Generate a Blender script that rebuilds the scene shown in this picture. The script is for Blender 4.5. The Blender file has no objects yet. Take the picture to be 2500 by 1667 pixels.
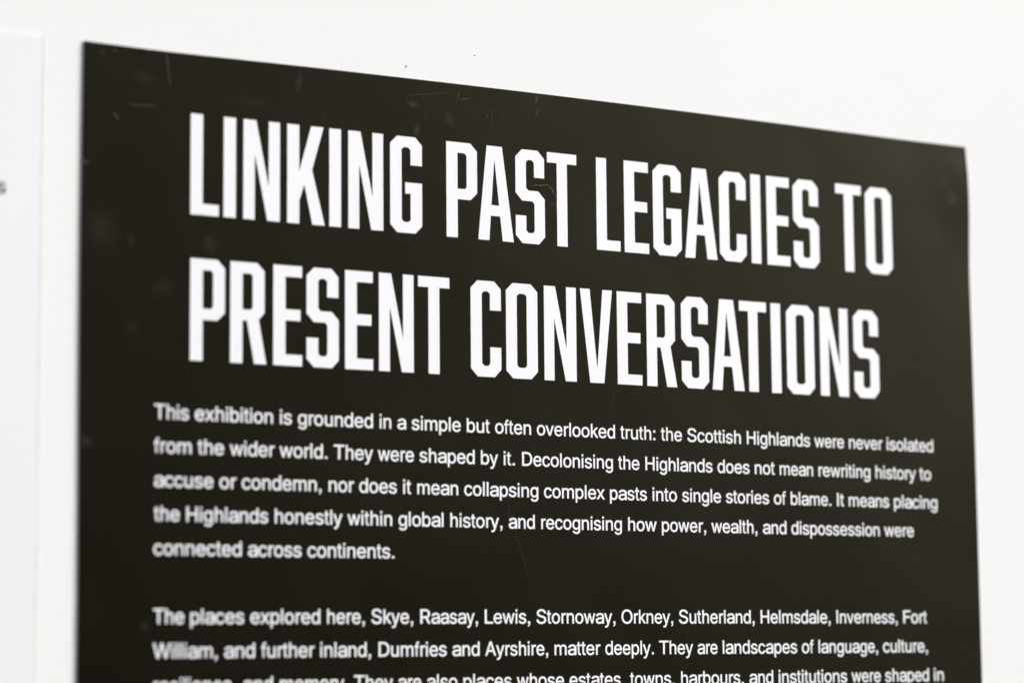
import bpy, math, random
from mathutils import Matrix, Vector, geometry

random.seed(4)
sc = bpy.context.scene

# ------------------------------------------------------------------ camera
cam_data = bpy.data.cameras.new("camera")
cam_data.lens = 85.0
cam_data.sensor_width = 36.0
cam_data.clip_start = 0.05
cam_data.clip_end = 200.0
cam_data.dof.use_dof = True
cam_data.dof.focus_distance = 1.400
cam_data.dof.aperture_fstop = 3.1
cam = bpy.data.objects.new("camera", cam_data)
sc.collection.objects.link(cam)
sc.camera = cam
# columns: camera right, camera up, camera backward
_r = Vector((0.8717927, -0.4898696, -0.0022828))
_d = Vector((0.0559685, 0.1042313, -0.9929770))
_f = Vector((0.4866672, 0.8655424, 0.1182853))
M = Matrix((_r, -_d, -_f)).transposed().to_4x4()
M.translation = Vector((-0.41538, -1.19430, -0.30821))
cam.matrix_world = M

# ------------------------------------------------------------------ sky, sun, exposure
SUN_EL, SUN_AZ = math.radians(30), math.radians(60)      # azimuth measured from -Y towards +X
w = bpy.data.worlds.new("World")
sc.world = w
w.use_nodes = True
nt = w.node_tree
bg = nt.nodes["Background"]
sky = nt.nodes.new("ShaderNodeTexSky")
sky.sky_type = 'NISHITA'
sky.sun_disc = False
sky.sun_elevation = SUN_EL
sky.sun_rotation = math.pi - SUN_AZ
sky.air_density = 1.0
sky.dust_density = 4.0
sky.ozone_density = 1.0
hsv = nt.nodes.new("ShaderNodeHueSaturation")             # thin even cloud: a paler sky
hsv.inputs["Saturation"].default_value = 0.25
nt.links.new(sky.outputs[0], hsv.inputs["Color"])
nt.links.new(hsv.outputs[0], bg.inputs["Color"])
bg.inputs["Strength"].default_value = 0.08

sun_data = bpy.data.lights.new("sun", 'SUN')
sun_data.energy = 1.1
sun_data.angle = math.radians(25)
sun_data.color = (1.0, 0.985, 0.955)
sun = bpy.data.objects.new("sun", sun_data)
sc.collection.objects.link(sun)
to_sun = Vector((math.sin(SUN_AZ) * math.cos(SUN_EL), -math.cos(SUN_AZ) * math.cos(SUN_EL), math.sin(SUN_EL)))
sun.rotation_euler = to_sun.to_track_quat('Z', 'Y').to_euler()
sun.location = to_sun * 5

sc.view_settings.view_transform = 'Standard'
sc.view_settings.look = 'None'
sc.view_settings.gamma = 1
sc.view_settings.exposure = 1.12

# ------------------------------------------------------------------ materials
def new_mat(name):
    m = bpy.data.materials.new(name)
    m.use_nodes = True
    return m, m.node_tree, m.node_tree.nodes["Principled BSDF"]

def noise(nt, scale, detail=3.0, vec=None, rough=0.5):
    n = nt.nodes.new("ShaderNodeTexNoise")
    n.inputs["Scale"].default_value = scale
    n.inputs["Detail"].default_value = detail
    n.inputs["Roughness"].default_value = rough
    if vec: nt.links.new(vec, n.inputs["Vector"])
    return n

def ramp(nt, src, stops):
    r = nt.nodes.new("ShaderNodeValToRGB")
    e = r.color_ramp.elements
    e[0].position, e[0].color = stops[0][0], (*stops[0][1], 1)
    e[1].position, e[1].color = stops[-1][0], (*stops[-1][1], 1)
    for p, c in stops[1:-1]:
        k = e.new(p); k.color = (*c, 1)
    nt.links.new(src, r.inputs[0])
    return r

def bump(nt, b, height, strength, dist, prev=None):
    n = nt.nodes.new("ShaderNodeBump")
    n.inputs["Strength"].default_value = strength
    n.inputs["Distance"].default_value = dist
    nt.links.new(height, n.inputs["Height"])
    if prev: nt.links.new(prev.outputs[0], n.inputs["Normal"])
    nt.links.new(n.outputs[0], b.inputs["Normal"])
    return n

def geo_pos(nt):
    return nt.nodes.new("ShaderNodeNewGeometry").outputs["Position"]

# painted wall: fine roller stipple, very slight tone drift
wall_mat, t, b = new_mat("white_wall_paint")
p = geo_pos(t)
r = ramp(t, noise(t, 3.5, 4, p).outputs[0], [(0.3, (0.842, 0.85, 0.848)), (0.7, (0.862, 0.87, 0.87))])
t.links.new(r.outputs[0], b.inputs["Base Color"])
b.inputs["Roughness"].default_value = 0.75
bump(t, b, noise(t, 900, 3, p).outputs[0], 0.12, 0.0003)

# satin black print laminate
sheet_mat, t, b = new_mat("satin_black_laminate")
p = geo_pos(t)
r = ramp(t, noise(t, 9, 5, p).outputs[0], [(0.3, (0.0022, 0.0021, 0.0014)), (0.72, (0.0034, 0.0032, 0.0022))])
t.links.new(r.outputs[0], b.inputs["Base Color"])
rr = ramp(t, noise(t, 14, 6, p, 0.6).outputs[0], [(0.25, (0.31,) * 3), (0.75, (0.39,) * 3)])
t.links.new(rr.outputs[0], b.inputs["Roughness"])
b.inputs["Specular IOR Level"].default_value = 0.105
b.inputs["Specular Tint"].default_value = (1.0, 0.905, 0.53, 1)
bp = bump(t, b, noise(t, 7, 2, p).outputs[0], 0.5, 0.004)
bump(t, b, noise(t, 2600, 2, p).outputs[0], 0.25, 0.0002, bp)

# white print (same laminate over white ink)
print_mat, t, b = new_mat("white_print")
p = geo_pos(t)
r = ramp(t, noise(t, 60, 3, p).outputs[0], [(0.3, (0.862, 0.868, 0.91)), (0.7, (0.882, 0.888, 0.925))])
t.links.new(r.outputs[0], b.inputs["Base Color"])
b.inputs["Roughness"].default_value = 0.4

edge_mat, t, b = new_mat("sheet_cut_edge")
r = ramp(t, noise(t, 300, 2, geo_pos(t)).outputs[0], [(0.3, (0.02, 0.018, 0.014)), (0.7, (0.045, 0.04, 0.034))])
t.links.new(r.outputs[0], b.inputs["Base Color"])
b.inputs["Roughness"].default_value = 0.6

board_mat, t, b = new_mat("cool_white_board")
p = geo_pos(t)
r = ramp(t, noise(t, 5, 3, p).outputs[0], [(0.3, (0.81, 0.83, 0.865)), (0.7, (0.825, 0.845, 0.88))])
t.links.new(r.outputs[0], b.inputs["Base Color"])
b.inputs["Roughness"].default_value = 0.42

edge_shade_mat, t, b = new_mat("grey_edge_shade")  # grey that paints in the board's thin shadow line
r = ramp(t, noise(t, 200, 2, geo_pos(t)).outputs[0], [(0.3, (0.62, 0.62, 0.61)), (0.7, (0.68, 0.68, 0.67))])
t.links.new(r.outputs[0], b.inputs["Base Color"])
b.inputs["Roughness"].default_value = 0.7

ink_mat, t, b = new_mat("dark_grey_ink")
r = ramp(t, noise(t, 80, 2, geo_pos(t)).outputs[0], [(0.3, (0.018,) * 3), (0.7, (0.026,) * 3)])
t.links.new(r.outputs[0], b.inputs["Base Color"])
b.inputs["Roughness"].default_value = 0.5

speck_mat, t, b = new_mat("wall_speck_grit")
r = ramp(t, noise(t, 900, 2, geo_pos(t)).outputs[0], [(0.3, (0.68, 0.67, 0.65)), (0.7, (0.74, 0.73, 0.71))])
t.links.new(r.outputs[0], b.inputs["Base Color"])

# scuffs: pale dusty wear whose coverage is stored per vertex
scuff_mat, t, b = new_mat("dusty_scuff")
at = t.nodes.new("ShaderNodeAttribute"); at.attribute_name = "coverage"
nz = noise(t, 700, 4, geo_pos(t))
rm = ramp(t, nz.outputs[0], [(0.3, (0.55,) * 3), (0.65, (1.0,) * 3)])
mul = t.nodes.new("ShaderNodeMath"); mul.operation = 'MULTIPLY'
t.links.new(at.outputs["Fac"], mul.inputs[0]); t.links.new(rm.outputs[0], mul.inputs[1])
t.links.new(mul.outputs[0], b.inputs["Alpha"])
b.inputs["Base Color"].default_value = (0.36, 0.36, 0.33, 1)
b.inputs["Roughness"].default_value = 0.8
b.inputs["Specular IOR Level"].default_value = 0.2

# ------------------------------------------------------------------ helpers
LEAN = 0.0075          # the sheet hangs a hair out of plumb
def lx(x, z): return x - LEAN * (z + 0.2)

def link(name, verts, faces, mats, parent=None, smooth=False):
    me = bpy.data.meshes.new(name)
    me.from_pydata(verts, [], faces)
    for m in (mats if isinstance(mats, (list, tuple)) else [mats]): me.materials.append(m)
    me.update()
    if smooth:
        for f in me.polygons: f.use_smooth = True
    o = bpy.data.objects.new(name, me)
    sc.collection.objects.link(o)
    if parent: o.parent = parent
    return o

def thing(name, label, cat, loc=(0, 0, 0)):
    o = bpy.data.objects.new(name, None)
    o.empty_display_size = 0.05
    sc.collection.objects.link(o)
    o.location = loc
    o["label"] = label; o["category"] = cat
    return o

def area(p): return 0.5 * sum(p[i][0] * p[(i + 1) % len(p)][1] - p[(i + 1) % len(p)][0] * p[i][1] for i in range(len(p)))
def inside(pt, poly):
    c = False
    for i in range(len(poly)):
        (x1, y1), (x2, y2) = poly[i], poly[i - 1]
        if (y1 > pt[1]) != (y2 > pt[1]) and pt[0] < (x2 - x1) * (pt[1] - y1) / (y2 - y1) + x1: c = not c
    return c

_tess = {}
def tess(key, contours):
    """contours -> (verts2d, triangles); a contour inside another is its counter"""
    if key in _tess: return _tess[key]
    outer, holes = [], []
    for i, c in enumerate(contours):
        (holes if any(j != i and inside(c[0], o) for j, o in enumerate(contours)) else outer).append(c)
    V, F = [], []
    for o in outer:
        grp = [o] + [h for h in holes if inside(h[0], o)]
        loops = [[Vector((x, y, 0)) for x, y in g] for g in grp]
        n0 = len(V)
        flat = [p for g in grp for p in g]
        V += flat
        for tri in geometry.tessellate_polygon(loops):
            a, b_, c_ = (flat[k] for k in tri)
            ar = (b_[0] - a[0]) * (c_[1] - a[1]) - (c_[0] - a[0]) * (b_[1] - a[1])
            if abs(ar) < 1e-12: continue
            tri = tuple(tri) if ar > 0 else tuple(reversed(tri))     # faces look to -Y
            F.append(tuple(n0 + k for k in tri))
    _tess[key] = (V, F)
    return V, F

# ------------------------------------------------------------------ wall
def grid_wall():
    x0, x1, z0, z1 = -2.2, 3.0, -1.75, 1.25
    th = 0.12
    V = [(x0, 0, z0), (x1, 0, z0), (x1, 0, z1), (x0, 0, z1), (x0, th, z0), (x1, th, z0), (x1, th, z1), (x0, th, z1)]
    F = [(0, 1, 2, 3), (5, 4, 7, 6), (1, 5, 6, 2), (4, 0, 3, 7), (3, 2, 6, 7), (4, 5, 1, 0)]
    return V, F
V, F = grid_wall()
wall = link("wall", [(x, y + 0.0012, z) for x, y, z in V], F, wall_mat)
wall["label"] = "plain off-white painted wall behind the black poster and the pale board"
wall["category"] = "wall"
# grit caught in the paint
for (x, z, rx, rz) in ((0.1888, 0.0079, 0.0004, 0.0010), (0.2330, 0.0193, 0.0007, 0.0004)):
    vs, fs = [(0, -0.0006, 0)], []
    for k in range(10):
        a = 2 * math.pi * k / 10; q = random.uniform(0.7, 1.2)
        vs.append((math.cos(a) * rx * q, 0, math.sin(a) * rz * q))
    for k in range(10): fs.append((0, 1 + k, 1 + (k + 1) % 10))
    s = link("paint_speck", vs, fs, speck_mat, wall, True)
    s.location = (x, 0.0011, z)

# ------------------------------------------------------------------ black poster
POSTER_W, POSTER_H, TH = 0.594, 0.841, 0.0010
poster = thing("poster", "black satin poster with large white capitals and white paragraphs on the wall", "poster", (0, 0, -POSTER_H))

def edge_dx(z, right):
    if not right: return 0.0004 * math.sin(z * 17 + 0.4)
    # the top right corner is nicked in and the side swells below it
    return -0.0009 * math.exp(-((z) / 0.012) ** 2) + 0.0004 * math.exp(-((z + 0.045) / 0.025) ** 2)
def edge_dz(x): return 0.0011 * math.sin(math.pi * min(max((x - 0.1) / 0.44, 0), 1)) - 0.0008 * math.exp(-((x - 0.04) / 0.05) ** 2)
def curl(x, z):
    u = max(0.0, (x - 0.548) / 0.046)
    return -(0.0011 * u * u * math.exp(-((z + 0.030) / 0.030) ** 2) - 0.0003 * u * u * math.exp(-((z + 0.085) / 0.03) ** 2)
             + 0.0001 * u * u * (1 + math.sin(z * 23)))

NX, NZ = 60, 84
xs = [POSTER_W * i / NX for i in range(NX + 1)]
zs = [-POSTER_H * j / NZ for j in range(NZ + 1)]
V, F, mi = [], [], []
for back in (0, 1):
    for z in zs:
        for x in xs:
            fx, fz = x / POSTER_W, 1 + z / POSTER_H
            X = x + (edge_dx(z, True) * max(0, (fx - 0.8) * 5) + edge_dx(z, False) * max(0, 1 - 5 * fx))
            Z = z + edge_dz(x) * max(0, 1 + z * 12)
            V.append((lx(X, Z), (curl(x, z) if not back else min(0, curl(x, z)) + TH), Z + POSTER_H))
n = (NX + 1) * (NZ + 1)
for j in range(NZ):
    for i in range(NX):
        a = j * (NX + 1) + i
        F.append((a + NX + 1, a + NX + 2, a + 1, a)); mi.append(0)
        F.append((n + a, n + a + 1, n + a + NX + 2, n + a + NX + 1)); mi.append(1)
# the cut edge has its own corners so the face stays flat right up to it
ring = [i for i in range(NX)] + [j * (NX + 1) + NX for j in range(NZ)] + [NZ * (NX + 1) + i for i in range(NX, 0, -1)] + [j * (NX + 1) for j in range(NZ, 0, -1)]
e0 = len(V)
for a in ring: V.append(V[a]); V.append(V[n + a])
for k in range(len(ring)):
    k2 = (k + 1) % len(ring)
    F.append((e0 + 2 * k, e0 + 2 * k2, e0 + 2 * k2 + 1, e0 + 2 * k + 1)); mi.append(1)
sheet = link("sheet", V, F, [sheet_mat, edge_mat], poster)
for f, m_ in zip(sheet.data.polygons, mi):
    f.material_index = m_; f.use_smooth = (m_ == 0)

# ---- lettering -----------------------------------------------------------
HEAD_H, HEAD_TOP = 0.05476, (-0.03295, -0.11130)
BODY_SIZE, BODY_PITCH, BODY_BASE = 0.01077, 0.01780, -0.19780
INK_Y = -0.00015

def P(s): return [tuple(float(v) for v in q.split(",")) for q in s.split()]
CAPS = {  # heavy condensed capitals with cut corners, cap height = 1
 'L': [P("0,0 .298,0 .298,.112 .128,.112 .128,1 0,1")],
 'I': [P("0,0 .130,0 .130,1 0,1")],
 'N': [P("0,0 .122,0 .122,.66 .258,0 .393,0 .393,1 .272,1 .272,.34 .137,1 0,1")],
 'K': [P("0,0 .131,0 .133,.24 .187,.4 .276,0 .412,0 .272,.554 .398,1 .262,1 .131,.53 .131,1 0,1")],
 'G': [P("0,.08 .08,0 .288,0 .366,.08 .366,.524 .172,.524 .172,.408 .234,.408 .234,.138 .208,.113 .158,.113 .131,.138 .131,.864 .158,.889 .206,.889 .234,.864 .234,.706 .366,.706 .366,.92 .288,1 .08,1 0,.92")],
 'P': [P("0,0 .131,0 .131,.402 .284,.402 .362,.48 .362,.92 .283,1 0,1"), P(".131,.512 .216,.512 .238,.535 .238,.866 .215,.890 .131,.890")],
 'R': [P("0,0 .130,0 .130,.422 .176,.422 .255,0 .384,0 .303,.44 .364,.508 .364,.92 .285,1 0,1"), P(".130,.531 .215,.531 .237,.555 .237,.866 .215,.889 .130,.889")],
 'A': [P("0,0 .131,0 .151,.259 .262,.259 .291,0 .424,0 .289,1 .106,1"), P(".159,.373 .251,.373 .197,.865")],
 'S': [P("0,.082 .08,0 .280,0 .354,.082 .354,.483 .276,.565 .155,.565 .128,.593 .128,.866 .154,.892 .198,.892 .225,.866 .225,.709 .350,.709 .350,.918 .272,1 .08,1 0,.918 0,.535 .078,.452 .204,.452 .228,.425 .228,.138 .204,.113 .154,.113 .128,.138 .128,.294 0,.294")],
 'T': [P(".118,0 .245,0 .245,.889 .362,.889 .362,1 0,1 0,.889 .118,.889")],
 'E': [P("0,0 .312,0 .312,.112 .131,.112 .131,.450 .294,.450 .294,.562 .131,.562 .131,.887 .310,.887 .310,1 0,1")],
 'C': [P("0,.082 .08,0 .281,0 .358,.082 .358,.310 .228,.310 .228,.139 .204,.114 .158,.114 .131,.139 .131,.866 .157,.891 .202,.891 .228,.866 .228,.695 .358,.695 .358,.920 .279,1 .08,1 0,.920")],
 'O': [P("0,.080 .08,0 .301,0 .378,.080 .378,.920 .299,1 .08,1 0,.920"), P(".130,.139 .156,.114 .223,.114 .248,.139 .248,.866 .222,.891 .156,.891 .130,.866")],
 'V': [P("0,1 .116,0 .290,0 .400,1 .280,1 .206,.150 .121,1")],
}
HEADING = [
 ('L',0.06822,0), ('I',0.08264,0), ('N',0.10132,0), ('K',0.12771,0), ('I',0.14531,0), ('N',0.16407,0), ('G',0.1892,0), ('P',0.22463,0), ('A',0.24667,0), ('S',0.26937,0), ('T',0.2907,0), ('L',0.32224,0), ('E',0.34176,0), ('G',0.36342,0), ('A',0.38743,0), ('C',0.41067,0), ('I',0.42767,0), ('E',0.44435,0), ('S',0.46535,0), ('T',0.49815,0), ('O',0.5215,0), ('P',0.07023,1), ('R',0.0938,1), ('E',0.11691,1), ('S',0.13777,1), ('E',0.15981,1), ('N',0.18278,1), ('T',0.2063,1), ('C',0.23959,1), ('O',0.26303,1), ('N',0.28852,1), ('V',0.31297,1), ('E',0.33569,1), ('R',0.35809,1), ('S',0.38166,1), ('A',0.40535,1), ('T',0.42383,1), ('I',0.44067,1), ('O',0.45895,1), ('N',0.4845,1), ('S',0.50925,1)]
cap_mesh = {}
for ch, xc, row in HEADING:
    V2, F2 = tess("cap_" + ch, CAPS[ch])
    if ch not in cap_mesh:
        wd = max(v[0] for v in V2)
        me = bpy.data.meshes.new("capital_" + ch)
        me.from_pydata([((x - wd / 2 - LEAN * (y - 0.5)) * HEAD_H, 0, (y - 0.5) * HEAD_H) for x, y in V2], [], F2)
        me.materials.append(print_mat)
        cap_mesh[ch] = me
    o = bpy.data.objects.new("capital_letter", cap_mesh[ch])
    sc.collection.objects.link(o)
    o.parent = poster
    zc = HEAD_TOP[row] - HEAD_H / 2
    o.location = (lx(xc, zc), INK_Y, zc + POSTER_H)

GLYPHS = {
 'a': ['482,494 496,480 519,450 537,406 542,358 541,-8 532,-15 430,-15 421,-6 421,40 420,42 396,18 372,1 340,-13 296,-24 236,-27 190,-23 134,-8 92,16 51,58 31,96 24,142 24,156 30,196 44,226 65,250 76,261 106,279 148,296 186,306 258,317 388,332 412,340 416,344 419,360 415,386 406,410 394,424 370,438 340,447 310,450 268,448 230,438 206,426 186,412 174,400 161,380 154,372 142,371 52,394 43,402 43,414 67,454 108,495 150,520 200,538 246,547 312,550 342,548 376,543 418,531 446,519', '418,243 419,190 412,158 401,134 389,120 380,111 350,92 306,77 264,73 232,75 200,82 176,94 161,106 152,122 148,142 152,168 162,184 180,197 210,209 244,217 364,232'],
 'b': ['450,489 468,470 501,416 522,348 529,272 529,256 521,176 501,112 468,56 418,8 360,-19 304,-27 252,-23 218,-10 194,5 162,36 152,50 151,48 151,-6 142,-15 54,-14 46,-6 47,722 56,730 144,730 153,722 154,481 188,518 214,536 252,550 292,554 360,546 370,542 415,520', '362,426 384,402 404,362 417,314 420,274 417,218 403,164 383,126 372,112 360,101 328,82 290,76 246,82 210,101 190,122 168,166 156,212 152,270 156,318 168,366 189,404 206,424 212,428 246,446 286,452 326,446'],
 'c': ['428,488 456,456 475,424 487,392 487,382 480,375 402,354 392,354 383,364 372,390 360,408 346,423 330,433 306,443 284,448 266,449 222,442 192,425 178,414 163,396 144,358 130,306 127,266 128,242 130,216 142,170 164,126 186,101 222,81 266,74 282,75 308,81 330,90 350,103 366,122 377,142 386,166 394,173 404,173 480,153 489,144 489,136 477,104 461,74 440,48 400,12 372,-4 342,-16 310,-24 260,-27 198,-19 138,8 94,46 80,62 48,112 25,180 18,252 24,332 25,342 48,410 83,466 136,514 198,542 260,550 276,550 304,548 336,541 376,525 404,509'],
 'd': ['504,729 511,720 511,-6 502,-15 414,-15 406,-6 406,50 404,51 395,38 366,8 340,-10 304,-23 250,-27 188,-17 136,8 85,56 52,112 47,126 30,180 23,272 30,348 51,416 85,470 136,519 194,546 252,554 304,550 340,537 366,520 402,481 403,722 412,730', '344,428 366,406 387,366 401,312 404,272 401,218 388,166 366,122 340,98 310,82 302,80 264,76 230,81 192,102 176,118 166,134 148,170 136,218 133,258 136,312 148,360 169,402 179,414 192,427 226,445 270,452 304,447'],
 'e': ['446,489 485,444 510,392 523,342 528,280 528,232 520,224 144,223 142,218 144,198 160,150 182,118 210,95 250,79 300,74 320,76 348,84 370,95 387,108 400,126 412,150 420,157 428,157 512,136 519,128 519,120 503,82 477,48 436,12 394,-9 346,-23 284,-27 218,-19 154,7 95,58 58,112 35,182 28,252 35,340 60,412 94,464 144,509 152,515 214,542 276,550 330,546 372,535 408,518', '378,408 400,370 413,328 412,320 144,320 143,322 144,332 157,372 178,404 204,426 240,443 280,449 322,444 358,427'],
 'f': ['266,727 274,720 274,712 257,640 248,632 240,632 218,638 208,638 192,634 180,624 171,604 168,576 169,534 250,533 259,524 259,446 250,437 170,437 168,436 168,-2 158,-12 90,-12 80,-2 80,436 78,437 12,437 3,444 2,524 12,533 80,534 80,602 84,638 96,672 101,680 113,696 142,722 172,736 198,740 240,737'],
 'g': ['504,542 511,534 511,-26 504,-86 500,-94 481,-136 455,-166 436,-185 392,-211 338,-227 282,-232 216,-228 168,-215 134,-199 100,-174 68,-138 52,-112 52,-100 62,-91 124,-54 134,-52 143,-60 174,-99 184,-106 206,-119 238,-129 268,-132 328,-124 370,-102 387,-82 399,-52 401,-42 404,-16 404,58 402,60 394,48 366,20 340,3 306,-8 254,-12 196,-4 148,17 136,24 90,66 57,116 35,182 34,190 28,256 34,338 37,352 57,414 90,468 128,504 142,516 196,542 254,550 306,546 342,534 370,515 396,488 404,476 406,478 406,534 414,543', '348,423 368,402 388,364 402,312 405,274 402,220 388,168 364,128 346,111 314,96 266,90 228,97 194,114 174,134 154,170 146,196 140,220 137,274 140,312 154,362 173,398 180,408 196,423 232,442 270,448 310,443'],
 'h': ['446,504 453,498 481,456 498,404 503,348 502,-4 494,-12 406,-12 396,-4 396,328 388,382 367,420 336,443 288,452 262,449 254,446 228,436 206,420 188,394 176,360 171,316 171,-4 162,-12 72,-11 64,-2 65,722 74,730 162,730 171,722 172,486 208,523 214,526 256,547 312,555 362,550 378,545 410,532'],
 'k': ['488,546 496,538 495,530 284,304 512,6 512,-4 504,-12 390,-11 377,4 202,233 162,192 162,-4 152,-12 62,-11 55,-2 56,722 64,730 152,730 162,720 162,320 376,546'],
 'm': ['722,506 733,496 759,460 776,412 781,362 781,-2 774,-11 682,-12 672,-4 672,350 664,398 642,426 612,442 578,448 548,445 514,431 499,418 485,400 475,372 472,346 472,-2 464,-11 372,-12 362,-4 362,362 356,394 352,402 334,425 308,442 270,448 240,443 216,434 198,421 180,400 166,366 162,328 162,-4 152,-12 62,-12 54,-4 53,532 60,540 152,541 160,532 160,482 162,481 198,518 226,535 242,541 262,547 290,550 304,550 352,542 398,514 405,506 436,463 449,480 486,515 520,535 562,547 608,550 650,545 688,531'],
 'n': ['444,500 452,492 480,454 498,398 503,344 502,-4 494,-12 404,-12 394,-4 394,324 386,378 364,418 332,440 280,448 254,445 222,433 198,416 181,392 167,356 162,312 162,-4 152,-12 60,-11 53,-2 54,536 62,543 152,543 160,534 160,480 162,479 202,519 252,543 304,550 316,550 368,543 408,528'],
 'o': ['458,474 466,466 503,410 526,340 533,268 533,254 525,178 502,112 465,56 410,9 348,-18 284,-26 208,-18 146,9 90,58 53,116 30,184 23,254 30,340 54,410 90,466 148,516 208,542 272,550 348,542 358,538 410,515', '360,422 384,398 396,374 406,356 418,310 422,266 419,218 405,166 384,126 364,104 324,83 278,75 234,82 198,101 181,116 172,128 150,170 138,214 135,272 138,308 152,358 172,396 186,412 198,423 236,443 278,449 320,443'],
 'p': ['456,479 467,468 501,414 523,338 529,270 523,184 502,110 468,54 418,6 360,-21 304,-29 252,-25 220,-13 190,6 162,34 154,46 153,-210 144,-219 54,-219 46,-210 46,534 56,543 142,543 151,534 151,476 152,475 161,488 190,516 218,534 250,546 304,550 362,542 378,534 418,515', '362,423 384,398 403,362 417,310 420,272 417,214 403,162 384,124 376,114 362,99 330,82 324,79 286,74 246,80 212,98 197,112 183,134 166,170 156,210 152,268 156,314 169,362 188,400 194,408 212,425 248,443 282,448 324,443'],
 'r': ['336,548 344,538 343,446 334,439 292,443 256,440 222,427 204,413 189,396 174,360 171,334 171,-4 162,-12 74,-12 65,-2 65,534 74,542 160,542 168,532 168,492 170,490 204,524 244,543 286,550'],
 's': ['420,487 428,480 450,446 463,414 465,402 456,392 376,375 368,375 359,384 345,412 326,431 296,447 248,452 214,448 174,430 159,412 152,384 156,364 168,350 192,336 236,322 318,304 386,281 432,250 439,242 467,202 476,152 476,140 469,98 448,58 408,19 402,15 364,-6 310,-22 254,-27 188,-23 140,-10 98,11 58,46 35,82 20,126 20,132 30,142 110,158 120,158 130,148 146,112 166,93 206,77 248,73 292,78 332,95 351,116 359,142 355,162 344,178 322,191 286,203 198,223 130,246 82,277 73,286 47,326 37,374 37,392 43,428 64,468 100,504 144,530 194,545 246,550 310,546 354,533 392,513'],
 't': ['160,680 167,672 168,551 248,550 258,540 258,462 250,453 168,452 167,450 167,134 169,114 177,94 188,86 210,82 246,87 255,80 269,6 269,-2 260,-11 228,-18 200,-19 148,-10 110,17 103,24 80,66 71,122 71,450 70,452 12,452 2,462 3,542 12,550 70,550 71,552 72,674 80,681'],
 'u': ['494,534 501,526 501,-12 492,-20 404,-20 395,-10 395,42 394,44 354,4 304,-20 254,-27 240,-27 196,-22 152,-5 116,21 105,32 91,52 79,70 61,124 56,178 56,526 66,535 154,535 164,526 164,200 172,144 194,106 226,84 276,75 304,79 334,90 354,105 374,130 388,166 393,210 393,526 402,535'],
 'v': ['496,534 504,526 501,512 306,-2 296,-12 202,-12 195,-4 192,2 -1,512 -4,520 -4,526 6,535 102,535 112,526 218,228 250,130 281,224 388,526 398,535'],
 'w': ['714,534 721,526 721,518 569,0 560,-11 472,-12 462,-4 397,230 362,368 327,236 261,-4 252,-12 164,-12 156,-4 2,518 2,526 10,534 102,535 112,526 174,298 210,152 212,156 246,298 305,518 307,526 314,534 408,535 418,526 475,308 512,154 549,298 611,526 620,535'],
 'x': ['486,534 493,526 492,518 316,264 501,6 501,-4 492,-12 384,-11 376,-2 309,96 250,188 202,110 124,-4 116,-11 6,-11 -1,-4 -1,4 186,268 14,514 11,518 12,528 20,535 128,534 136,526 155,498 252,347 296,418 370,528 376,534'],
 'y': ['494,534 501,526 497,508 278,-88 257,-134 237,-166 206,-196 180,-212 148,-223 118,-226 76,-224 50,-217 40,-208 40,-198 59,-126 68,-119 78,-119 106,-124 124,-123 142,-116 153,-108 166,-88 178,-58 193,-12 3,508 -1,520 -1,526 8,535 104,535 114,524 220,218 250,123 279,214 387,526 396,535'],
 'A': ['390,729 399,720 663,12 666,4 666,-4 656,-12 552,-11 544,-4 474,188 194,188 124,-4 114,-12 10,-12 2,-2 5,12 267,720 276,730', '333,598 391,420 433,304 437,294 436,292 232,292 230,294 273,416'],
 'D': ['566,654 610,608 645,556 676,466 686,368 676,254 644,164 611,112 562,64 514,32 426,-1 322,-12 76,-11 69,-2 70,722 78,730 332,730 428,720 516,687', '502,559 540,504 563,434 569,368 562,282 540,216 516,178 504,162 458,126 390,101 304,92 189,92 188,625 314,626 390,618 460,593'],
 'F': ['588,729 595,720 595,636 586,626 202,625 203,406 548,405 558,396 558,310 548,300 203,300 202,-4 192,-12 82,-11 74,-2 75,722 84,730'],
 'H': ['650,729 658,720 657,-4 648,-12 550,-12 541,-4 540,314 184,315 182,314 182,-4 172,-12 72,-11 65,-2 66,722 74,730 172,730 182,722 182,422 184,420 540,420 541,422 541,722 550,730'],
 'L': ['180,729 187,720 187,94 188,92 540,92 549,82 549,-2 540,-12 74,-12 64,-4 64,720 74,730'],
 'O': ['644,647 652,640 705,564 738,476 741,462 751,366 741,256 736,236 706,154 703,150 653,80 642,69 590,27 574,15 488,-20 396,-31 382,-31 292,-20 204,16 136,69 126,80 84,138 73,154 38,248 27,352 37,462 42,480 73,564 127,640 150,659 206,703 292,738 382,749 396,749 488,738 574,702', '558,569 596,514 622,440 629,360 622,278 595,202 559,150 518,117 510,112 452,88 392,80 330,87 266,113 220,150 183,202 157,276 149,354 156,434 183,514 220,568 262,602 276,609 330,631 392,638 452,630 512,605'],
 'R': ['588,668 636,614 659,560 666,504 666,490 659,434 636,380 599,338 590,328 556,308 534,295 518,288 693,8 696,4 695,-4 686,-12 558,-11 550,-2 384,267 206,267 205,266 205,-4 196,-12 84,-11 76,-2 77,722 86,730 382,730 456,724 468,722 534,702', '500,589 520,566 527,548 534,532 538,498 532,458 520,430 500,407 470,389 424,376 372,372 206,373 206,626 368,626 422,622 468,609'],
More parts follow.
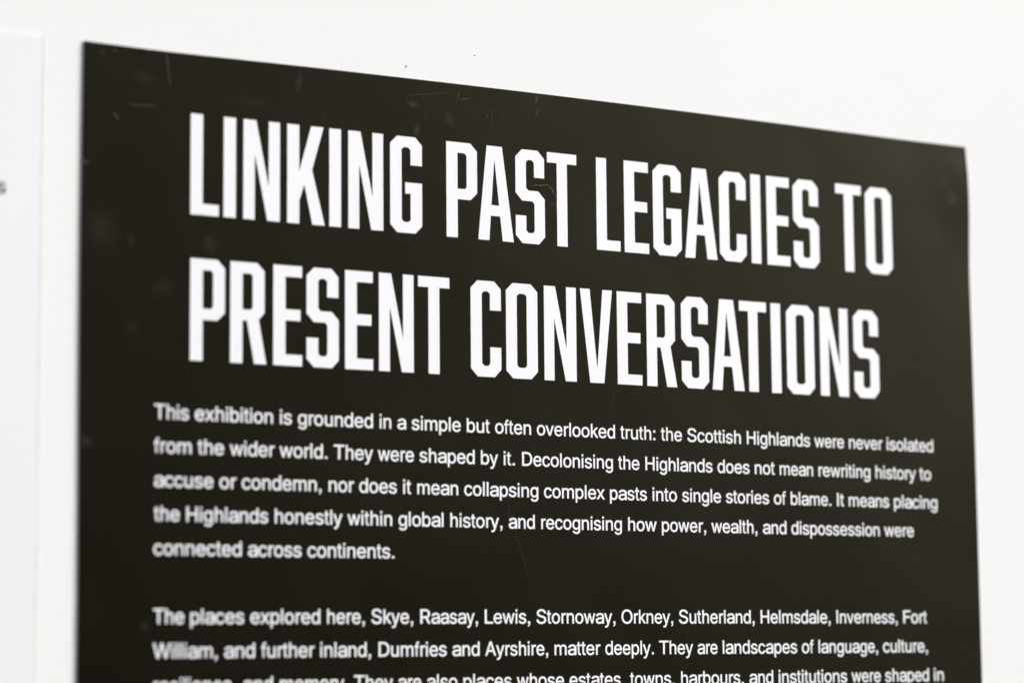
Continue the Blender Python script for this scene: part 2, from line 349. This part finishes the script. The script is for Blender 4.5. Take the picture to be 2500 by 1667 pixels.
 'S': ['552,676 583,646 609,598 620,546 620,536 612,527 506,527 498,536 482,582 452,612 398,635 344,642 290,638 252,627 220,610 200,592 188,570 184,560 180,536 186,504 200,484 224,466 254,451 302,435 400,409 478,384 512,369 544,350 587,314 611,282 625,248 632,200 632,188 624,134 598,82 548,30 494,-3 414,-25 344,-31 254,-25 182,-4 132,24 77,76 50,126 37,186 37,194 46,203 154,203 164,194 173,156 190,127 212,109 252,90 294,80 330,77 378,80 402,86 430,94 466,113 487,132 505,162 510,198 505,224 493,244 476,259 446,275 400,292 272,326 188,356 120,398 111,406 81,442 64,482 58,526 58,536 67,592 93,642 142,692 198,724 264,743 332,749 416,743 480,724 532,694'],
 'T': ['602,729 609,720 609,636 600,626 368,626 366,624 366,-2 356,-12 254,-12 245,-2 245,624 244,626 10,626 2,636 2,722 12,730'],
 'W': ['932,729 940,720 939,710 745,-4 736,-12 626,-12 617,-2 495,450 472,545 447,444 327,-2 318,-12 204,-11 197,-4 191,20 5,710 5,722 14,730 110,730 120,720 233,282 264,153 296,290 408,720 418,730 528,729 536,720 538,712 644,304 679,158 682,153 710,278 823,722 832,730'],
 'i': ['156,534 163,526 163,-2 154,-12 64,-12 55,-2 55,526 64,535', '156,729 163,720 162,620 154,612 62,613 55,622 56,722 64,730'],
 'l': ['156,729 163,720 163,-2 154,-12 64,-12 55,-2 55,720 64,730'],
 'I': ['190,729 197,720 197,-2 188,-12 88,-12 79,-2 79,720 88,730'],
 '.': ['196,117 203,108 202,-4 194,-12 82,-11 75,-2 76,110 84,118'],
 ':': ['196,117 203,108 202,-4 194,-12 82,-11 75,-2 76,110 84,118', '196,527 203,518 202,406 194,398 82,399 75,408 76,520 84,528'],
 ',': ['196,117 203,108 203,2 199,-46 195,-60 175,-106 160,-122 130,-149 92,-159 84,-159 75,-150 75,-106 84,-96 108,-83 111,-78 123,-56 126,-14 124,-12 84,-12 75,-4 75,110 84,118']}
ADV = dict(zip("abcdefghijklmnopqrstuvwxyz", [556,556,500,556,556,278,556,556,222,222,500,222,833,556,556,556,556,333,500,278,556,500,722,500,500,500]))
ADV.update({'.': 278, ',': 278, ':': 278, 'A': 667, 'D': 722, 'F': 611, 'H': 722, 'I': 278, 'L': 556, 'O': 778, 'R': 722, 'S': 667, 'T': 611, 'W': 944})
def word_geom(text, xscale, size, x0, z0):
    """verts (x, z) and faces of a word set from x0 on baseline z0"""
    V, F, pen = [], [], 0.0
    for ch in text:
        v2, f2 = tess("small_" + ch, [[(x / 1000, y / 1000) for x, y in P(c)] for c in GLYPHS[ch]])
        n0 = len(V)
        V += [(x0 + (pen + x) * xscale, z0 + y * size) for x, y in v2]
        F += [tuple(n0 + k for k in f) for f in f2]
        pen += ADV[ch] / 1000
    return V, F

WORDS = [
 (0, 'This', 0.0406, 0.010411), (0, 'exhibition', 0.0631, 0.010839), (0, 'is', 0.1119, 0.010743), (0, 'grounded', 0.1227, 0.010878), (0, 'in', 0.1717, 0.010639), (0, 'a', 0.1829, 0.010639), (0, 'simple', 0.1918, 0.010892), (0, 'but', 0.2263, 0.011026), (0, 'often', 0.2447, 0.01094), (0, 'overlooked', 0.272, 0.010886), (0, 'truth:', 0.3283, 0.010993), (0, 'the', 0.3564, 0.010906), (0, 'Scottish', 0.3746, 0.011079), (0, 'Highlands', 0.4171, 0.010744), (0, 'were', 0.4678, 0.010474), (0, 'never', 0.4935, 0.010557), (0, 'isolated', 0.5228, 0.010931),
 (1, 'from', 0.0406, 0.01077), (1, 'the', 0.0651, 0.010952), (1, 'wider', 0.0834, 0.010803), (1, 'world.', 0.1122, 0.010935), (1, 'They', 0.1444, 0.010683), (1, 'were', 0.1711, 0.010434), (1, 'shaped', 0.1966, 0.010858), (1, 'by', 0.2352, 0.010933), (1, 'it.', 0.2498, 0.011126), (1, 'Decolonising', 0.2616, 0.010816), (1, 'the', 0.3265, 0.010826), (1, 'Highlands', 0.3446, 0.010859), (1, 'does', 0.3959, 0.010933), (1, 'not', 0.4226, 0.011), (1, 'mean', 0.4409, 0.010383), (1, 'rewriting', 0.4698, 0.010742), (1, 'history', 0.5134, 0.010912), (1, 'to', 0.5485, 0.011343),
 (2, 'accuse', 0.0405, 0.010681), (2, 'or', 0.0773, 0.011061), (2, 'condemn,', 0.0902, 0.010841), (2, 'nor', 0.1408, 0.010821), (2, 'does', 0.1595, 0.010835), (2, 'it', 0.186, 0.011343), (2, 'mean', 0.1948, 0.010737), (2, 'collapsing', 0.2247, 0.010935), (2, 'complex', 0.2763, 0.010975), (2, 'pasts', 0.3202, 0.01094), (2, 'into', 0.3494, 0.011115), (2, 'single', 0.3704, 0.010786), (2, 'stories', 0.4016, 0.010802), (2, 'of', 0.4364, 0.011036), (2, 'blame.', 0.4487, 0.010494), (2, 'It', 0.4831, 0.011085), (2, 'means', 0.4923, 0.01065), (2, 'placing', 0.5273, 0.011102),
 (3, 'the', 0.0409, 0.010455), (3, 'Highlands', 0.0583, 0.010712), (3, 'honestly', 0.1089, 0.010911), (3, 'within', 0.1526, 0.010854), (3, 'global', 0.1834, 0.010845), (3, 'history,', 0.2153, 0.010773), (3, 'and', 0.253, 0.010675), (3, 'recognising', 0.2738, 0.010805), (3, 'how', 0.3321, 0.011149), (3, 'power,', 0.3556, 0.010797), (3, 'wealth,', 0.391, 0.010695), (3, 'and', 0.4279, 0.010823), (3, 'dispossession', 0.4489, 0.010774), (3, 'were', 0.5196, 0.010772),
 (4, 'connected', 0.0406, 0.010899), (4, 'across', 0.0939, 0.010751), (4, 'continents.', 0.1286, 0.01101),
 (6, 'The', 0.0408, 0.010187), (6, 'places', 0.0611, 0.010789), (6, 'explored', 0.0953, 0.010819), (6, 'here,', 0.1398, 0.010469), (6, 'Skye,', 0.1666, 0.010639), (6, 'Raasay,', 0.1961, 0.010277), (6, 'Lewis,', 0.2367, 0.010836), (6, 'Stornoway,', 0.2704, 0.010731), (6, 'Orkney,', 0.3271, 0.01046), (6, 'Sutherland,', 0.3666, 0.010741), (6, 'Helmsdale,', 0.4245, 0.01061), (6, 'Inverness,', 0.4805, 0.010485), (6, 'Fort', 0.5318, 0.010923),
 (7, 'William,', 0.0409, 0.010494), (7, 'and', 0.0805, 0.010942), (7, 'further', 0.1018, 0.010729), (7, 'inland,', 0.1358, 0.010752), (7, 'Dumfries', 0.1705, 0.010751), (7, 'and', 0.2165, 0.010785), (7, 'Ayrshire,', 0.2375, 0.01051), (7, 'matter', 0.2818, 0.010947), (7, 'deeply.', 0.3159, 0.010577), (7, 'They', 0.353, 0.010575), (7, 'are', 0.3794, 0.010154), (7, 'landscapes', 0.3969, 0.010843), (7, 'of', 0.4547, 0.010898), (7, 'language,', 0.4668, 0.010548), (7, 'culture,', 0.5161, 0.010912),
 (8, 'resilience,', 0.0407, 0.010604), (8, 'and', 0.0913, 0.010696), (8, 'memory.', 0.1122, 0.010625), (8, 'They', 0.1564, 0.010586), (8, 'are', 0.1829, 0.010185), (8, 'also', 0.2005, 0.010707), (8, 'places', 0.2231, 0.010888), (8, 'whose', 0.2576, 0.010766), (8, 'estates,', 0.2917, 0.010818), (8, 'towns,', 0.3326, 0.010915), (8, 'harbours,', 0.3671, 0.010847), (8, 'and', 0.416, 0.010767), (8, 'institutions', 0.4369, 0.010942), (8, 'were', 0.4917, 0.010399), (8, 'shaped', 0.5171, 0.010617), (8, 'in', 0.5549, 0.011322),
]
for line, text, x0, xs_ in WORDS:
    z0 = BODY_BASE - line * BODY_PITCH
    V2, F2 = word_geom(text, xs_, BODY_SIZE, 0, 0)
    o = link("printed_word", [(x - LEAN * z, 0, z) for x, z in V2], F2, print_mat, poster)
    o.location = (lx(x0, z0), INK_Y, z0 + POSTER_H)

# ---- wear on the laminate (measured in millimetres from the top left corner)
SCRATCHES = [
 ([(45.58, -0.35), (48.07, -20.18)], 1.72, 0.28),
 ([(24.88, -32.21), (33.13, -31.34), (42.82, -30.99)], 1.38, 0.22),
 ([(136.85, -21.56), (139.83, -29.08)], 1.03, 0.18),
 ([(133.64, -49.9), (135.62, -51.78)], 1.03, 0.3),
 ([(189.59, -11.09), (190.12, -9.15), (198.17, -7.82), (208.88, -6.19), (219.95, -4.05)], 0.55, 0.25),
 ([(189.59, -11.56), (189.86, -9.89)], 1.03, 0.35),
 ([(223.68, -0.78), (222.58, -6.14), (221.49, -10.54)], 0.55, 0.3),
 ([(222.83, -8.73), (231.34, -6.16)], 0.62, 0.45),
 ([(230.81, -6.21), (233.2, -6.68)], 0.76, 0.6),
 ([(201.76, -18.76), (201.48, -21.85)], 0.76, 0.6),
 ([(206.22, -13.57), (207.5, -18.64)], 0.48, 0.25),
 ([(242.25, -12.66), (240.59, -18.09)], 0.48, 0.4),
 ([(244.42, -9.79), (244.72, -21.73)], 0.45, 0.3),
 ([(250.58, -12.99), (252.71, -17.09)], 0.48, 0.4),
 ([(251.93, -13.81), (252.16, -17.14)], 0.41, 0.25),
 ([(274.68, 0.42), (274.1, -2.56), (273.24, -6.04)], 1.72, 0.4),
 ([(276.06, 0.56), (275.75, -2.38)], 0.55, 0.5),
 ([(275.14, -7.05), (274.28, -11.01), (272.59, -14.82)], 0.55, 0.45),
 ([(273.16, -12.82), (272.31, -15.33)], 0.83, 0.5),
 ([(283.06, -13.02), (284.41, -15.31)], 0.9, 0.6),
 ([(285.28, -11.57), (286.92, -13.11)], 0.48, 0.3),
 ([(253.1, -4.55), (256.62, -4.42)], 0.55, 0.5),
 ([(249.35, -1.35), (251.23, -1.63)], 1.03, 0.6),
 ([(255.01, -2.42), (255.55, -3.33)], 0.83, 0.5),
 ([(231.13, 0.27), (231.66, -0.15)], 0.69, 0.5),
 ([(267.78, -54.28), (272.69, -53.36), (280.92, -52.39), (282.56, -53.45), (284.19, -55.0), (284.31, -56.43), (285.54, -57.53), (287.45, -59.05)], 0.62, 0.55),
 ([(280.92, -52.39), (284.19, -55.0), (284.45, -56.42), (286.08, -57.97)], 0.76, 0.5),
 ([(252.1, -216.36), (252.29, -224.47), (253.34, -239.27), (256.8, -252.15), (260.94, -263.41), (265.33, -276.29), (267.39, -283.66)], 0.69, 0.13),
 ([(325.98, -166.95), (321.21, -184.89)], 0.55, 0.2),
 ([(373.71, -306.38), (371.98, -313.76)], 0.62, 0.25),
 ([(207.31, -6.6), (211.25, -5.22)], 0.45, 0.2),
 ([(186.44, -25.27), (187.44, -32.19)], 0.55, 0.12),
 ([(94.31, -34.63), (95.78, -41.27)], 0.69, 0.1),
 ([(304.79, -107.83), (305.35, -108.04)], 0.55, 0.5),
 ([(304.92, -20.55), (305.48, -20.74)], 0.62, 0.4),
 ([(233.53, -32.38), (237.54, -31.04)], 0.52, 0.15)]
BLOBS = [
 ((17.43, -38.49), 2.35, 1.54, 0.4),
 ((18.81, -40.11), 1.57, 1.03, 0.25),
 ((16.84, -4.15), 1.57, 1.28, 0.25),
 ((10.27, -5.8), 1.57, 2.31, 0.18),
 ((1.27, -65.02), 2.74, 1.79, 0.32),
 ((67.18, -1.66), 1.57, 1.03, 0.22),
 ((123.22, -8.76), 2.74, 8.72, 0.12),
 ((70.62, -101.73), 3.92, 6.67, 0.13),
 ((26.51, -104.68), 3.13, 5.64, 0.08),
 ((193.46, -14.21), 5.49, 3.08, 0.18),
 ((195.99, -28.53), 2.74, 4.62, 0.22),
 ((217.2, -20.48), 4.7, 5.13, 0.12),
 ((3.23, -211.13), 5.49, 4.62, 0.12),
 ((36.31, -305.94), 4.7, 4.1, 0.08),
 ((580.89, -35.38), 6.27, 6.67, 0.16),
 ((573.65, -23.25), 5.49, 8.21, 0.1),
 ((585.89, -10.12), 8.62, 9.23, 0.09),
 ((11.09, -99.8), 13.32, 15.38, 0.07),
 ((73.22, -103.75), 4.7, 7.69, 0.05),
 ((45.46, -127.77), 11.76, 8.72, 0.05),
 ((284.64, -63.63), 4.7, 2.56, 0.08),
 ((27.41, -150.66), 6.27, 5.13, 0.05),
 ((437.69, -203.69), 1.96, 1.03, 0.18),
 ((562.47, -55.98), 15.67, 12.82, 0.05),
 ((96.68, -23.05), 15.67, 3.59, 0.05),
 ((32.99, -16.5), 10.19, 5.13, 0.06)]
V, F, cov = [], [], []
for pts, wmm, a in SCRATCHES:
    a *= 0.68 if wmm < 0.9 else 0.5
    P3 = [Vector((x / 1000, z / 1000)) for x, z in pts]
    dense = [P3[0]]
    for p0, p1 in zip(P3, P3[1:]):
        k = max(1, int((p1 - p0).length / 0.002))
        for i in range(1, k + 1):
            q = p0.lerp(p1, i / k)
            dense.append(q + Vector((random.uniform(-1, 1), random.uniform(-1, 1))) * 0.00012)
    m_ = len(dense)
    base = len(V)
    for i, q in enumerate(dense):
        tdir = (dense[min(i + 1, m_ - 1)] - dense[max(i - 1, 0)])
        tdir = tdir.normalized() if tdir.length else Vector((1, 0))
        nn = Vector((-tdir.y, tdir.x))
        u = i / max(1, m_ - 1)
        wloc = wmm / 1000 * (0.6 + 0.5 * math.sin(math.pi * u)) * random.uniform(0.8, 1.1)
        aa = a * min(1, 0.35 + 3 * min(u, 1 - u)) * random.uniform(0.75, 1.15)
        for off, c in ((-0.5, 0), (0, 1), (0.5, 0)):
            s = q + nn * wloc * off
            V.append((lx(s.x, s.y), -0.0004, s.y + POSTER_H)); cov.append(aa * c)
        if i:
            k0 = base + 3 * (i - 1)
            for e in (0, 1):
                F.append((k0 + e, k0 + e + 1, k0 + e + 4, k0 + e + 3))
for (cx, cz), rx, rz, a in BLOBS:
    a *= 0.5
    base = len(V); cx /= 1000; cz /= 1000
    def pushv(x, z, c):
        V.append((lx(x, z), -0.0004 + (curl(x, z) - 0.0003 if x > 0.545 else 0), z + POSTER_H)); cov.append(c)
    pushv(cx, cz, a)
    S, RINGS = 20, 4
    wob = [random.uniform(0.8, 1.2) for _ in range(S)]
    tilt = random.uniform(-0.3, 0.3)
    for rg in range(1, RINGS + 1):
        f = rg / RINGS
        for k in range(S):
            an = 2 * math.pi * k / S
            ux, uz = math.cos(an) * rx / 1000 * f * wob[k], math.sin(an) * rz / 1000 * f * wob[k]
            x = cx + ux + tilt * uz
            pushv(min(x, POSTER_W - 0.001), cz + uz, a * (1 - f) ** 1.3)
    for k in range(S):
        F.append((base, base + 1 + k, base + 1 + (k + 1) % S))
        for rg in range(RINGS - 1):
            r0 = base + 1 + rg * S; r1 = r0 + S
            F.append((r0 + k, r1 + k, r1 + (k + 1) % S, r0 + (k + 1) % S))
# fine random hairlines and dust, mostly across the upper margin
for _ in range(45):
    x = random.uniform(0.01, 0.58); z = -abs(random.gauss(0, 0.12)) - 0.004
    an = random.gauss(1.4, 0.5); ln_ = random.uniform(0.0008, 0.006) if random.random() < 0.35 else 0.0005
    dx, dz = math.cos(an) * ln_, math.sin(an) * ln_
    if x + dx > 0.585: continue
    base = len(V); a = random.uniform(0.03, 0.12)
    hw = random.uniform(0.00012, 0.0003)
    for k, (px, pz) in enumerate(((x, z), (x + dx, z + dz))):
        for off, c in ((-1, 0), (0, 1), (1, 0)):
            X, Z = px - math.sin(an) * hw * off, pz + math.cos(an) * hw * off
            Z = min(Z, -0.001)
            V.append((lx(X, Z), -0.00035 + (curl(X, Z) - 0.0003 if X > 0.545 else 0), Z + POSTER_H)); cov.append(a * c)
    for e in (0, 1): F.append((base + e, base + e + 1, base + e + 4, base + e + 3))
scuffs = link("scuff_marks", V, F, scuff_mat, poster)
scuffs["kind"] = "stuff"
scuffs["label"] = "faint pale scratches and dust on the black laminate"
at_ = scuffs.data.attributes.new("coverage", 'FLOAT', 'POINT')
for i, c in enumerate(cov): at_.data[i].value = c

# ------------------------------------------------------------------ pale board on the left
BW, BH, BT = 0.42, 0.841, -0.0007
BX, BZ = -0.0212, -0.0003
board = thing("display_board", "cool white board cut off by the left edge, beside the black poster", "board", (BX, 0, BZ - BH))
def slab(x0, x1, z0, z1, y0, y1, bev=0.0006):
    """a panel face towards -Y with eased front edges"""
    V = [(x0, y1, z0), (x1, y1, z0), (x1, y1, z1), (x0, y1, z1),
         (x0, y0 + bev, z0), (x1, y0 + bev, z0), (x1, y0 + bev, z1), (x0, y0 + bev, z1),
         (x0 + bev, y0, z0 + bev), (x1 - bev, y0, z0 + bev), (x1 - bev, y0, z1 - bev), (x0 + bev, y0, z1 - bev)]
    F = [(3, 2, 1, 0), (8, 9, 10, 11)]
    for a, b2 in ((0, 1), (1, 2), (2, 3), (3, 0)):
        F += [(a, b2, b2 + 4, a + 4), (a + 4, b2 + 4, b2 + 8, a + 8)]
    return V, F
V, F = slab(-BW, -0.0012, 0, BH, -BT, 0.0011, 0.0001)
pf = link("panel_face", [(x - LEAN * (z - BH + 0.2), y, z) for x, y, z in V], F, board_mat, board)
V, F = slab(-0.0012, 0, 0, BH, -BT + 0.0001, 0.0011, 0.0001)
pe = link("edge_shade_strip", [(x - LEAN * (z - BH + 0.2), y, z) for x, y, z in V], F, edge_shade_mat, board)  # added strip: the board's shadow on the wall, painted as a grey border
V2, F2 = word_geom("s", BODY_SIZE, BODY_SIZE, 0, 0)
ls = link("printed_letter", [(x, 0, z) for x, z in V2], F2, ink_mat, board)
ls.location = (-0.0468 - BX, -BT - 0.00015, -0.0852 - BZ + BH)
